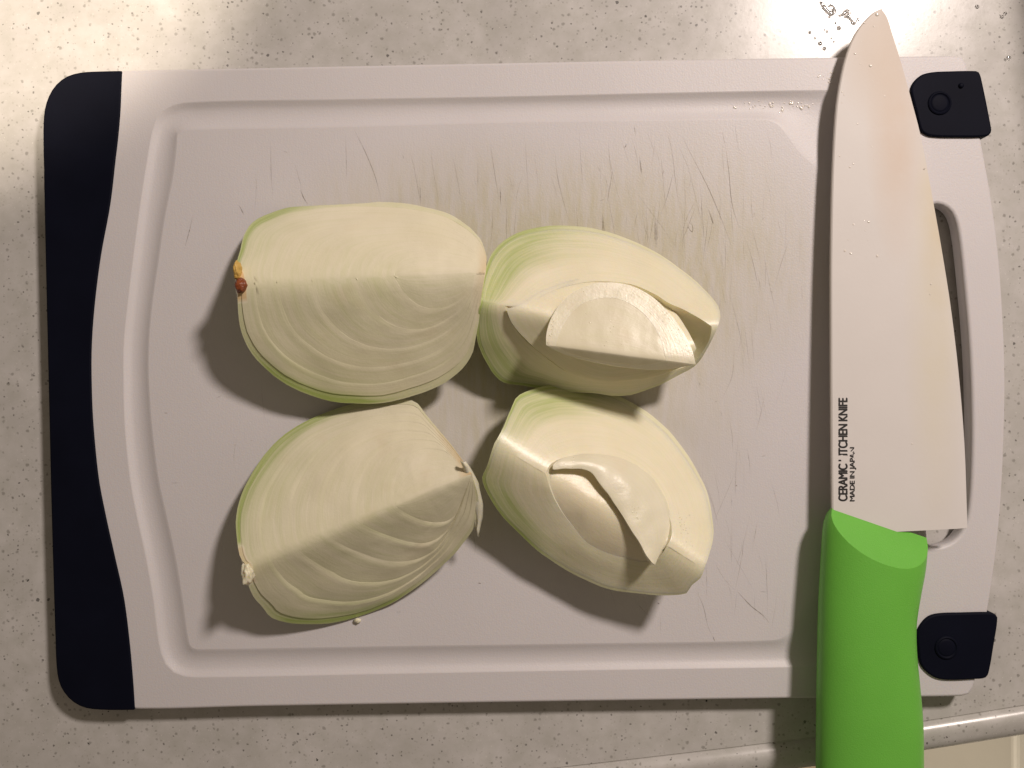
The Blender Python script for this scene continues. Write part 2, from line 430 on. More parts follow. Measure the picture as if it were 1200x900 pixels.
edge = [(143.5, 83), (142.5, 105), (141.5, 130), (139, 160), (136, 185), (129.5, 240), (118.5, 300), (111, 360), (107.7, 410), (108, 460), (110, 500), (116, 560), (123.5, 600), (134.5, 650), (145.5, 700), (152, 750), (156.5, 800), (158.5, 832)]
edge_d = [tuple(p)[:2] for p in crom([Vector((x, y, 0)) for x, y in edge], 60)]
left_d = [tuple(p)[:2] for p in crom([Vector((x, y, 0)) for x, y in
          [(158.5, 832), (125, 832), (100, 829.5), (84, 821), (72, 806), (67, 788), (65, 750), (60.5, 600), (57, 450), (53.5, 300), (51.5, 200), (51, 145), (54, 122), (63, 103), (77, 90.5), (95, 85), (120, 83.5), (143.5, 83)]], 110)]
slab('side_grip', edge_d + left_d[1:-1], 0.0006, ZB+0.0005, M_navy, board, 0.0007, raw=True)
def corner_grip(pts, bx, by, pin=None):
    g = slab('corner_grip', pts, 0.0006, ZB+0.0013, M_navy, board, 0.0007, 0.0012)
    def lathe(name, px, py, prof):
        c = W(px, py, ZB+0.0013); bm = bmesh.new(); rows = []
        for r, z in prof: rows.append([bm.verts.new((c.x+r*math.cos(a*math.tau/40), c.y+r*math.sin(a*math.tau/40), c.z+z)) for a in range(40)])
        for a, b in zip(rows, rows[1:]):
            for i in range(40): bm.faces.new((a[i], b[i], b[(i+1) % 40], a[(i+1) % 40]))
        bm.faces.new(rows[-1]); bmesh.ops.recalc_face_normals(bm, faces=bm.faces)
        me = bpy.data.meshes.new(name); bm.to_mesh(me); bm.free(); smooth(me, 45)
        o = link(name, me, M_navy); o.parent = g; o.matrix_parent_inverse = g.matrix_world.inverted() @ Matrix.Identity(4)
        o.matrix_parent_inverse = Matrix.Translation(board.location).inverted() @ Matrix.Translation(board.location)
        return o
    lathe('grip_button', bx, by, [(0.0047, -0.0004), (0.0046, 0.0002), (0.0043, 0.0005), (0.0039, 0.0006), (0.0036, 0.0003), (0.0034, 0.0002), (0.0031, 0.0004), (0.0026, 0.0005)])
    if pin: lathe('grip_pin', *pin, [(0.0011, -0.0003), (0.0010, 0.0004), (0.0007, 0.0008), (0.0003, 0.0009)])
corner_grip([(1066.5, 103), (1071, 95), (1079, 88.5), (1090, 85.5), (1105, 84.5), (1142, 84), (1146, 86), (1149, 95), (1160, 150), (1160, 156), (1155, 160.5), (1120, 161.5), (1090, 160.5), (1081, 157), (1077, 152), (1072, 132), (1066.5, 110)], 1101, 121, (1126, 100.5))
corner_grip([(1073, 742), (1078, 731), (1087, 722), (1099, 718.5), (1125, 717.5), (1158, 717), (1164, 718.5), (1167.5, 723), (1163, 755), (1157, 788), (1153, 793.5), (1140, 795), (1108, 796), (1094, 793), (1083, 785), (1077, 776), (1074.5, 760)], 1109, 759)

# knife marks scored into the cutting field
def build_marks():
    rnd = random.Random(5)
    bm = bmesh.new(); lay = bm.verts.layers.float.new('alpha')
    PZ = ZB - 0.00035 + 0.00005
    def ribbon(pts, w, a):
        P = crom([W(x, y, PZ) for x, y in pts], 14)
        prev = None
        for i, p in enumerate(P):
            t = (P[min(i+1, 13)]-P[max(i-1, 0)]).normalized(); n = Vector((-t.y, t.x, 0))
            f = i/13; ww = w*(0.25+0.75*math.sin(math.pi*min(max(f, 0.04), 0.96)))*rnd.uniform(0.7, 1.2)
            l, r = bm.verts.new(p+n*ww/2), bm.verts.new(p-n*ww/2)
            al = a*(0.25+0.75*math.sin(math.pi*f))*rnd.uniform(0.6, 1.15); l[lay] = al; r[lay] = al
            if prev: bm.faces.new((prev[0], prev[1], r, l))
            prev = (l, r)
    ex = [([(415, 152), (428, 178), (440, 208), (447, 236)], .5, .6), ([(352, 222), (356, 232), (361, 240)], .7, .6), ([(280, 240), (286, 252)], .6, .6),
          ([(226, 252), (222, 270), (216, 292)], .5, .55), ([(317, 165), (318, 210), (320, 232)], .4, .4), ([(345, 190), (350, 208), (355, 225)], .35, .3), ([(405, 160), (406, 200), (405, 215)], .35, .4),
          ([(480, 175), (486, 200), (494, 245)], .45, .45), ([(492, 215), (493, 240)], .5, .45), ([(505, 170), (507, 195), (515, 240)], .35, .35), ([(530, 180), (536, 210), (541, 240)], .4, .35), ([(574, 165), (580, 205), (585, 235)], .5, .4), ([(586, 218), (587, 243)], .6, .5), ([(560, 190), (560, 225)], .4, .35),
          ([(650, 175), (653, 205), (660, 235), (668, 262)], .5, .4), ([(614, 150), (617, 190), (620, 250)], .35, .3), ([(750, 186), (752, 205)], .8, .55), ([(743, 145), (745, 160)], .5, .4), ([(798, 157), (812, 185), (830, 220), (846, 258), (858, 290)], .65, .5), ([(779, 145), (787, 175), (792, 215), (797, 250)], .4, .4),
          ([(849, 162), (854, 200), (858, 240), (866, 265), (874, 280)], .5, .5), ([(846, 152), (850, 170)], .4, .35), ([(861, 145), (866, 180)], .35, .3), ([(792, 190), (782, 230), (773, 255)], .45, .4), ([(818, 230), (805, 255), (795, 290)], .4, .3), ([(820, 215), (823, 250), (826, 300)], .4, .35), ([(874, 280), (883, 310), (890, 345)], .4, .45), ([(925, 280), (915, 310), (905, 345)], .35, .35),
          ([(880, 230), (882, 260)], .4, .35), ([(830, 245), (836, 262), (833, 255)], 1.2, .35), ([(800, 180), (803, 240), (799, 300)], .35, .3), ([(706, 250), (708, 285)], 2.4, .22), ([(768, 255), (769, 290)], 3.2, .22), ([(718, 200), (711, 240)], .9, .25), ([(757, 240), (760, 300)], .4, .3),
          ([(864, 693), (880, 710), (895, 722), (902, 731)], .8, .6), ([(835, 655), (850, 680), (862, 692)], .35, .3), ([(900, 694), (890, 693)], .4, .3), ([(815, 690), (824, 710), (830, 735), (837, 750)], .45, .45), ([(835, 745), (838, 752)], .7, .5), ([(745, 705), (760, 722)], .35, .3), ([(880, 600), (870, 640), (858, 680)], .3, .3), ([(842, 620), (865, 660), (888, 700)], .3, .25),
          ([(192, 484), (197, 484)], .7, .4), ([(553, 620), (557, 640), (555, 655)], .35, .3), ([(770, 706), (773, 708)], 1.0, .5), ([(560, 683), (564, 684)], .9, .6), ([(862, 569), (864, 569)], 1.0, .6), ([(200, 566), (210, 566)], .6, .3), ([(860, 405), (858, 440), (845, 470)], .35, .35), ([(880, 380), (884, 430)], .35, .3), ([(900, 360), (905, 400)], .3, .3)]
    for p, w, a in ex: ribbon(p, w*0.00042, a*0.85)
    ribbon([(806, 261), (810, 262), (812, 267), (811, 272), (806, 265), (805, 261)], 0.0002, 0.8)
    ribbon([(734, 168), (733, 172), (730, 172)], 0.0002, 0.7)
    for _ in range(250):
        u = rnd.random()
        if u < 0.7: x = rnd.gauss(770, 90); y = rnd.gauss(265, 70)
        elif u < 0.85: x = rnd.uniform(250, 900); y = rnd.uniform(150, 740)
        else: x = rnd.gauss(850, 40); y = rnd.uniform(480, 740)
        if not (235 < x < 940 and 150 < y < 745): continue
        ln = rnd.uniform(14, 60)*rnd.choice((1, 1, 1.8)); a = rnd.gauss(0, 0.16) + (0.2 if rnd.random() < .25 else 0)
        dx, dy = math.sin(a)*ln, math.cos(a)*ln
        if y+dy > 752 or y < 150: continue
        ribbon([(x, y), (x+dx/2+rnd.uniform(-1.5, 1.5), y+dy/2), (x+dx, y+dy)], rnd.uniform(0.00007, 0.00015), rnd.uniform(0.12, 0.42))
    for _ in range(70):     # short cuts in other directions and specks
        x, y = rnd.uniform(250, 930), rnd.uniform(170, 735); a = rnd.uniform(0, 6.28); ln = rnd.uniform(2, 9)
        ribbon([(x, y), (x+math.cos(a)*ln/2+1, y+math.sin(a)*ln/2), (x+math.cos(a)*ln, y+math.sin(a)*ln)], rnd.uniform(0.00012, 0.0003), rnd.uniform(0.1, 0.35))
    me = bpy.data.meshes.new('knife_marks'); bm.to_mesh(me); bm.free()
    m, nt, N, L, B = mat('scored_stain')
    B.inputs['Base Color'].default_value = (0.15, 0.105, 0.05, 1); B.inputs['Roughness'].default_value = 0.7; B.inputs['Specular IOR Level'].default_value = 0.1
    at = N.new('ShaderNodeAttribute'); at.attribute_name = 'alpha'
    pos = position(N)
    L.new(math_(N, L, 'MULTIPLY', at.outputs['Fac'], math_(N, L, 'MULTIPLY_ADD', tex_noise(N, L, pos, 1200, 2), 1.8, 0.2)), B.inputs['Alpha'])
    o = link('knife_marks', me, m); adopt(o, board); o['kind'] = 'stuff'
build_marks()

# ------------------------------------------------------------------ onion quarters
def frame(A, B_, aN, aS):
    A = W(*A); B_ = W(*B_); t = (B_-A).normalized()
    w = (Vector((0, 0, 1)) - t*t.z).normalized(); n = w.cross(t)
    if n.y < 0 and abs(t.x) > abs(t.y): n = -n
    dN = n*math.cos(R(aN)) - w*math.sin(R(aN)); dS = -n*math.cos(R(aS)) - w*math.sin(R(aS))
    return dict(A=A, B=B_, t=t, w=w, n=n, dN=dN, dS=dS, aN=R(aN), aS=R(aS), len=(B_-A).length)
NU = 56
def project(F, pts, side):
    d = F['dN'] if side == 'N' else F['dS']
    nr = F['t'].cross(d).normalized(); out = []
    for x, y in pts:
        q = ray_plane(x, y, F['A'], nr) - F['A']
        out.append(Vector((q.dot(F['t']), max(q.dot(d), 0), 0)))
    return crom(out, NU)
def scaled(C, cx, s, sx=None): return [Vector((cx + (p.x-cx)*(s if sx is None else sx), p.y*s, 0)) for p in C]
def p0_(a, b, c): return Vector((a*40, b*3, c*7))
def shell(name, F, outN, outS, inN, inS, m, parent, s0, s1, lift=0.0, nout=0.0, sout=0.0, tiltN=0.0, tiltS=0.0, dish=0.0, delta=0.0012, cbul=0.0, f0=0.0, f1=1.0, tone=None, rough=0.00018, M=26, K=12, wob=1.0, bevS=0.0):
    """one layer: the solid between an outer and an inner closed profile, swept under the ridge from the north face to the south face"""
    a0 = -F['aN']; a1 = -(math.pi - F['aS'])     # angles of the two faces about the ridge, going under
    bm = bmesh.new(); fl = bm.verts.layers.float_vector.new('flow'); tl = bm.verts.layers.float.new('tone')
    A, t, n, w = F['A'], F['t'], F['n'], F['w']
    kk = math.sin((F['aN']+F['aS'])/2)
    def V(x, r, f, u, s):
        th = a0 + (a1-a0)*f
        rr = r*(1 + cbul*math.sin(math.pi*f))
        y = math.cos(th)*rr; z = math.sin(th)*rr
        z -= math.sqrt((r*kk)**2 + delta**2) - r*kk
        gg = min(1, max(0, (s-s1)/max(s0-s1, 1e-6))); wv = 0.20 + 0.08*noise.noise(p0_(x, u, s0))
        g_ = 0.0 if s1 <= 0 else (math.sin(min(gg/wv, 1)*math.pi/2)**1.0 * (1 if gg < wv else 1-((gg-wv)/(1-wv))**0.8))
        g_ *= min(1, u*9)*min(1, max(0, (1-u)*2.6))*(0.75+0.5*noise.noise(p0_(u*4, s0*9, 3)))
        p = A + t*x + n*y + w*(z+lift) - F['dN']*(sout + tiltS*g_*f*f - dish*f*f*max(0, 1-gg/.42)**2*math.sin(math.pi*u)**.5) - F['dS']*(nout + tiltN*g_*(1-f))
        nv = noise.noise_vector(p*90)*0.00035*wob + noise.noise_vector(p*320)*rough*0.5
        nv.z += noise.noise(p*45)*0.0005*wob
        p = p + nv
        v = bm.verts.new(p); v[fl] = (u, s, f); tv = tone(u, s, f) if tone else 0.0; v[tl] = tv + (.16*f if tv >= 0 else 0)
        return v
    def prof(PN, PS, f, i): return PN[i].lerp(PS[i], f)
    fr = [f0 + (f1-f0)*j/M for j in range(M+1)]
    og = []; ig = []
    for i in range(NU):
        u = i/(NU-1); og.append([]); ig.append([])
        for f in fr:
            p = prof(outN, outS, f, i); og[-1].append(V(p.x, p.y, f, u, s0))
            q = prof(inN, inS, f, i); ig[-1].append(V(q.x, q.y, f, u, s1))
    def strip(f, j):
        cols = []
        for i in range(NU):
            u = i/(NU-1); p = prof(outN, outS, f, i); q = prof(inN, inS, f, i); c = [ig[i][j]]
            for k in range(1, K):
                g = (k/K)**(1.7 if s1 > 0 else 1.4); x = q.lerp(p, g); c.append(V(x.x, x.y, f, u, s1+(s0-s1)*g))
            c.append(og[i][j]); cols.append(c)
        return cols
    sa, sb = strip(f0, 0), strip(f1, M)
    bw = bm.edges.layers.float.new('bevel_weight_edge')
    def quad(a, b, c, d):
        q = []
        for v in (a, b, c, d):
            if v not in q: q.append(v)
        if len(q) > 2:
            try: bm.faces.new(q)
            except ValueError: pass
    for i in range(NU-1):
        for j in range(M):
            quad(og[i][j], og[i+1][j], og[i+1][j+1], og[i][j+1])
            quad(ig[i][j+1], ig[i+1][j+1], ig[i+1][j], ig[i][j])
        for k in range(K):
            quad(sa[i][k], sa[i][k+1], sa[i+1][k+1], sa[i+1][k]); quad(sb[i][k+1], sb[i][k], sb[i+1][k], sb[i+1][k+1])
    if bevS:
        for i in range(2, NU-3):
            e = bm.edges.get((ig[i][M], ig[i+1][M]))
            if e: e[bw] = 1.0
    if True:   # ends
        for i in (0, NU-1):
            for j in range(M): quad(og[i][j], og[i][j+1], ig[i][j+1], ig[i][j])
    bmesh.ops.remove_doubles(bm, verts=bm.verts, dist=0.00004)
    bmesh.ops.recalc_face_normals(bm, faces=bm.faces)
    me = bpy.data.meshes.new(name); bm.to_mesh(me); bm.free(); smooth(me, 48)
    if name not in SHARED: SHARED[name] = 0
    o = link(name, me, m); adopt(o, parent)
    if bevS:
        b_ = o.modifiers.new('bevel', 'BEVEL'); b_.width = bevS; b_.segments = 5 if bevS > .001 else 3; b_.limit_method = 'WEIGHT'; b_.use_clamp_overlap = bevS > .001
    return o
SHARED = {}
def lens(C, cx, s, sx, b):
    """scaled profile, drawn towards a sharp ended lens by b"""
    S_ = scaled(C, cx, s, sx)
    if b <= 0: return S_
    x0, x1 = S_[0].x, S_[-1].x; h = max(p.y for p in S_); out = []
    for i, p in enumerate(S_):
        w_ = i/(NU-1); out.append(p.lerp(Vector((x0+(x1-x0)*w_, h*math.sin(math.pi*w_**0.85)**1.05, 0)), b))
    out[0].y = 0; out[-1].y = S_[-1].y
    return out
def axis_of(C, D): return [Vector(((p.x+q.x)/2, 0, 0)) for p, q in zip(C, D)]
def fit_bulge(F, N_, S_, target=ZB-0.0003):
    lo, hi = -0.6, 1.6
    def low(c):
        mz = 9
        for j in range(25):
            f = j/24; th = -F['aN'] + (-(math.pi-F['aS'])+F['aN'])*f
            for i in range(0, NU, 3):
                p = N_[i].lerp(S_[i], f); rr = p.y*(1+c*math.sin(math.pi*f))
                mz = min(mz, (F['A'] + F['t']*p.x + F['n']*math.cos(th)*rr + F['w']*math.sin(th)*rr).z)
        return mz
    for _ in range(30):
        c = (lo+hi)/2
        if low(c) < target: hi = c
        else: lo = c
    return c

def quarter(label, F, N_px, S_px, scales, cx, nouts, souts, tone, delta, last='solid', flesh=None, base_px=None, bevS=0.0, dish=0.0, inner=None, bN=0, bS=0, tiltN=0, tiltS=0):
    root = empty('onion_quarter', W(*base_px, ZB)); tag(root, label, 'onion quarter', 'onion quarters lying on the cutting board')
    CN, CS = project(F, N_px, 'N'), project(F, S_px, 'S')
    cb = fit_bulge(F, CN, CS); print('bulge', round(cb, 3))
    cs = [(CN, CS)] + [(lens(CN, cx*F['len'], s, x, bN*(1-s)), lens(CS, cx*F['len'], s, x, min(1, bS*(1-s)))) for s, x in scales]
    sv = [1.0] + [a for a, b in scales]
    if inner: cs.append((project(F, inner[0], 'N'), project(F, inner[1], 'S'))); sv.append(0.55)
    for k in range(len(cs)):
        if k == len(cs)-1:
            if last != 'solid': break
            inn = (axis_of(*cs[k]),)*2; s1 = 0
        else: inn = cs[k+1]; s1 = sv[k+1]
        o = shell('onion_layer' if k < len(cs)-1 else 'onion_core', F, *cs[k], *inn, M_skin if k == 0 else flesh, root, sv[k], s1, nout=nouts[k]*mm, sout=souts[k]*mm, tiltN=tiltN*mm if k else 0, tiltS=tiltS*mm if k else 0, dish=dish if k else 0, delta=delta, cbul=cb, tone=tone, bevS=bevS if k else 0)
    return root, cs, cb

mm = 0.001
# -- quarter with the brown root (upper left)
F1 = frame((276, 331, ZB+.034), (569, 318, ZB+.036), 46, 28)
N1 = [(276, 331), (274, 318), (279, 297), (288, 270), (300, 257), (330, 245), (370, 238), (420, 235.5), (470, 238), (515, 247), (545, 262), (562, 278), (568, 292), (570, 306), (569, 318)]
S1 = [(276, 331), (276, 345), (278, 370), (284, 395), (300, 422), (330, 447), (365, 464), (400, 472.5), (440, 473), (480, 466), (515, 452), (540, 434), (553, 415), (558, 395), (563, 360), (569, 318)]
def bellf(u, c, w): return math.exp(-((u-c)/w)**2)
def tone1(u, s, f):
    e = min(1, max(0, (s-0.90)/0.08)); a = bellf(u, .36, .13) if f > .5 else bellf(u, .22, .14)
    if u > .86 and s < 1.1: return -min(1, (u-.86)*5)*(1 if f < .6 else .5)
    if u < .045 and s > .9: return -1.2
    return min(1, (0.05 + 1.9*a)*e + .45*a*max(0, (s-.68)/.32) + (0.2*max(0, 1-u*2.0)))
q1, cs1, cb1 = quarter('onion quarter with a reddish brown root stub at its left end', F1, N1, S1, [(.93, .985), (.83, .93), (.70, .84), (.56, .70), (.41, .52), (.26, .36)], 0.985,
    [-.15, 0, 0, 0, 0, 0, 0], [-.35, 0, 0, 0, 0, 0, 0], tone1, 0.0036, base_px=(430, 350), bN=.5, bS=1.1, tiltN=0.03, tiltS=.20, flesh=M_layer)
# -- lower left quarter
F3 = frame((288, 664, ZB+.031), (553, 556, ZB+.034), 36, 39)
N3 = [(288, 664), (281, 655), (277, 635), (276, 610), (285, 575), (305, 540), (335, 508), (375, 486), (420, 473), (460, 469), (485, 471), (497, 483), (515, 505), (535, 530), (553, 556)]
S3 = [(288, 664), (288, 678), (296, 699), (308, 712), (318, 724), (345, 731), (385, 731), (425, 722), (465, 704), (505, 676), (535, 647), (556, 618), (560, 600), (560, 580), (553, 556)]
def tone3(u, s, f):
    e = min(1, max(0, (s-0.90)/0.07)); a = bellf(u, .28, .20) if f < .5 else bellf(u, .38, .14)
    if u > .80 and f < .5: return -min(1, (u-.80)*5)
    if u < .06 and s > .94: return -.5
    return min(1, (0.05 + 1.9*a)*e + .55*a*max(0, (s-.65)/.35) + 0.15*max(0, 1-u*2.5))
q3, cs3, cb3 = quarter('onion quarter with stepped layers on its lower cut face, lower left of the four', F3, N3, S3, [(.95, .985), (.85, .90), (.74, .78), (.62, .65), (.49, .50), (.35, .34)], 1.0,
    [-.2, 0, 0, 0, 0, 0, 0], [-.35, 0, 0, 0, 0, 0, 0], tone3, 0.0012, base_px=(420, 600), bN=.9, bS=2.4, tiltN=.12, tiltS=.52, flesh=M_layer)
# -- upper right quarter with a loosened core
F2 = frame((563, 355, ZB+.031), (843, 383, ZB+.031), 38, 39)
N2 = [(563, 355), (563, 345), (568, 318), (577, 297), (592, 281), (615, 270), (645, 265), (690, 267), (735, 279), (780, 302), (815, 330), (838, 354), (844, 368), (843, 383)]
S2 = [(563, 355), (559, 375), (560, 400), (570, 425), (588, 447), (615, 452), (650, 458), (690, 461), (735, 464), (765, 454), (795, 440), (815, 428), (828, 410), (843, 383)]
def tone2(u, s, f):
    e = min(1, max(0, (s-0.70)/0.30)); a = bellf(u, .16, .24)
    return min(1, (0.02+1.9*a)*e**.6)
q2, cs2, cb2 = quarter('onion quarter with a loose shiny lens shaped core, upper right of the four', F2, N2, S2, [(.955, .985)], 0.86,
    [0, .02], [0, .04], tone2, 0.0020, last='hollow', flesh=M_onion, base_px=(700, 370), inner=(
    [(592, 358), (608, 361), (632, 348), (660, 336), (697, 330), (735, 332), (766, 343), (786, 356), (800, 362), (826, 376), (836, 382.3)],
    [(592, 358), (594, 368), (602, 383), (615, 399), (640, 420), (668, 437), (700, 446), (740, 446), (778, 438), (812, 424), (831, 400), (836, 382.3)]))
G2 = frame((593, 361, ZB+.0318), (818, 408, ZB+.0312), 33, 37)
n2 = project(G2, [(593, 361), (608, 358), (630, 343), (660, 331), (697, 325), (735, 328), (766, 342), (788, 362), (805, 385), (818, 408)], 'N')
s2 = project(G2, [(593, 361), (599, 377), (615, 397), (640, 419), (668, 437), (698, 447), (735, 447), (775, 439), (806, 425), (818, 408)], 'S')
shell('onion_layer', G2, n2, s2, scaled(n2, G2['len']*.6, .55), scaled(s2, G2['len']*.6, .55), M_onion, q2, .7, .4, delta=.0020, cbul=0.0)
H2 = frame((640, 404, ZB+.0342), (816, 427, ZB+.0330), 14, 50)
n2b = project(H2, [(640, 404), (640, 392), (646, 372), (660, 352), (680, 338), (708, 331), (738, 334), (765, 348), (790, 374), (808, 402), (816, 427)], 'N')
s2b = project(H2, [(640, 404), (648, 409), (665, 416), (700, 425), (740, 431), (780, 433), (816, 427)], 'S')
i2n = project(H2, [(652, 406), (655, 392), (664, 374), (680, 358), (700, 350), (722, 350), (745, 360), (762, 376), (774, 398), (780, 423)], 'N')
i2s = scaled(s2b, .26*H2['len'], .78, .73)
shell('core_rim', H2, n2b, s2b, i2n, i2s, M_flap, q2, .3, .2, delta=.0004, cbul=0.15, rough=.0001, wob=.4)
shell('onion_core', H2, i2n, i2s, *(axis_of(i2n, i2s),)*2, M_wet, q2, .2, 0, delta=.0004, cbul=0.15, nout=-.00008, sout=-.00005, rough=.00012, wob=.4)
# -- lower right quarter with a scooped hollow
F4 = frame((579, 520, ZB+.032), (827, 668, ZB+.031), 38, 32)
N4 = [(579, 520), (590, 500), (600, 476), (606, 465), (620, 457), (650, 451), (690, 453), (730, 466), (770, 492), (803, 528), (825, 568), (836, 610), (836, 635), (827, 668)]
S4 = [(579, 520), (571, 545), (565, 562), (575, 585), (595, 612), (630, 645), (670, 672), (710, 689), (750, 696), (785, 698), (806, 695), (809, 688), (822, 678), (827, 668)]
def tone4(u, s, f):
    e = min(1, max(0, (s-0.75)/0.25)); a = bellf(u, .24, .17) if f < .5 else .9*bellf(u, .25, .16)
    return min(1, (0.02+2.0*a)*e**.8)
hollow4 = ([(640, 556), (645, 545), (660, 537), (690, 533), (725, 537), (755, 553), (776, 580), (786, 612), (787, 630), (783, 641)],
           [(640, 556), (645, 575), (655, 597), (670, 618), (690, 636), (715, 650), (740, 658), (760, 660), (774, 653), (783, 641)])
q4, cs4, cb4 = quarter('onion quarter with a scooped out middle and a pointed flap of inner layer', F4, N4, S4, [(.955, .985)], 0.72,
    [0, .02], [0, .04], tone4, 0.0030, last='hollow', flesh=M_onion, dish=.0008, base_px=(710, 590), inner=hollow4)
# inside of the scoop: a deeper layer and the flap that still stands in it
G4 = frame((655, 556, ZB+.0300), (768, 662, ZB+.0305), 24, 50)
fN = project(G4, [(644, 553), (649, 543), (662, 536), (690, 532), (725, 536), (756, 552), (778, 580), (786, 610), (784, 630), (777, 643), (768, 662)], 'N')
fI = project(G4, [(645, 555), (664, 549), (690, 552), (703, 566), (715, 583), (728, 602), (740, 621), (750, 637), (757, 650), (761, 657), (764, 661)], 'N')
fl4 = lambda P: [Vector((p.x, p.y*1.03, 0)) for p in P]
h4N, h4S = fl4(project(F4, hollow4[0], 'N')), fl4(project(F4, hollow4[1], 'S'))
shell('onion_core', F4, h4N, h4S, *(axis_of(h4N, h4S),)*2, M_onion, q4, .5, 0, tone=lambda u, s, f: -.12, delta=.0034, nout=-.0016, sout=-.0005, wob=1.4)  # slight brown tone painted in for light passing through the flesh
def flap():
    bm = bmesh.new(); fl_ = bm.verts.layers.float_vector.new('flow')
    rows = []
    K = 10
    for i in range(NU):
        o_, q_ = fN[i], fI[i]; r = []
        for k in range(K+1):
            g = k/K; p = o_.lerp(q_, g); en = math.sin(math.pi*min(i/(NU-1)*1.6, .5)) if i < NU/2 else 1.0; bulge = 0.0017*math.sin(math.pi*g)*math.sin(math.pi*i/(NU-1))
            P = G4['A'] + G4['t']*p.x + G4['dN']*p.y + G4['w']*(bulge + 0.0013*g*en - 0.0002)
            v = bm.verts.new(P + noise.noise_vector(P*200)*0.0003); v[fl_] = (i/NU, 0.5-g*.3, 0); r.append(v)
        rows.append(r)
    for a, b in zip(rows, rows[1:]):
        for k in range(K): bm.faces.new((a[k], a[k+1], b[k+1], b[k]))
    bmesh.ops.remove_doubles(bm, verts=bm.verts, dist=0.00004)
    bmesh.ops.recalc_face_normals(bm, faces=bm.faces)
    me = bpy.data.meshes.new('inner_flap'); bm.to_mesh(me); bm.free(); smooth(me, 60)
    if sum(p.normal.z for p in me.polygons) < 0: me.flip_normals()
    o = link('inner_flap', me, M_flap); adopt(o, q4)
    s = o.modifiers.new('solid', 'SOLIDIFY'); s.thickness = 0.0013; s.offset = -1
    bevel(o, 0.0004, 3, 40)
flap()

# root stub of the first quarter
def lump(name, c, rx, ry, rz, m, parent, seed, amp=0.35, fr=700, sub=4):
    bm = bmesh.new(); bmesh.ops.create_icosphere(bm, subdivisions=sub, radius=1)
    for v in bm.verts:
        n_ = 1 + amp*noise.noise(Vector(v.co)*1.7 + Vector((seed, 0, 0))) + amp*.4*noise.noise(Vector(v.co)*4 + Vector((seed, 3, 0)))
        v.co = Vector((v.co.x*rx*n_ + c.x, v.co.y*ry*n_ + c.y, v.co.z*rz*n_ + c.z))
    me = bpy.data.meshes.new(name); bm.to_mesh(me); bm.free()
    for p in me.polygons: p.use_smooth = True
    o = link(name, me, m)
    if parent: adopt(o, parent)
    return o
lump('root_stub', W(283.5, 335, ZB+.0298), .0024, .0028, .003, M_root, q1, 2.0, amp=.22)
lump('root_collar', W(278.5, 317, ZB+.0296), .0013, .0036, .003, M_rootpale, q1, 5.0, amp=.2)
lump('root_collar', W(286, 345, ZB+.0270), .0022, .0018, .002, M_rootpale, q1, 9.0)
lump('root_collar', W(290, 672, ZB+.0285), .0022, .0040, .003, M_onion, q3, 3.0)
# torn membrane at the neck of the third quarter
def membrane():
    left = [(541, 540, .033), (546, 560, .030), (551, 585, .024), (555, 605, .019), (558, 620, .016)]
    right = [(545, 541, .034), (553, 552, .031), (561, 572, .026), (565, 598, .020), (560, 628, .015)]
    Lp = crom([W(x, y, ZB+z) for x, y, z in left], 14); Rp = crom([W(x, y, ZB+z) for x, y, z in right], 14)
    bm = bmesh.new(); fl_ = bm.verts.layers.float_vector.new('flow'); rows = []
    for i in range(14):
        r = []
        for k in range(7):
            g = k/6; p = Lp[i].lerp(Rp[i], g) + Vector((0, 0, .0015*math.sin(math.pi*g))); 
            if i > 9 and 2 <= k <= 3: p = p + Vector((0, .0012*(i-9)*.5, 0))
            v = bm.verts.new(p + noise.noise_vector(p*400)*.0004); v[fl_] = (i/14, .5, g); r.append(v)
        rows.append(r)
    for a, b in zip(rows, rows[1:]):
        for k in range(6): bm.faces.new((a[k], a[k+1], b[k+1], b[k]))
    me = bpy.data.meshes.new('torn_membrane'); bm.to_mesh(me); bm.free(); smooth(me, 60)
    o = link('torn_membrane', me, M_onion); adopt(o, q3)
    s = o.modifiers.new('solid', 'SOLIDIFY'); s.thickness = .0004
membrane()
c1 = lump('onion_scrap', W(419, 727, ZB+.0008), .0013, .0010, .0008, M_onion, None, 4.0, sub=3)
tag(c1, 'tiny white onion scrap on the board below the lower left quarter', 'onion scrap')

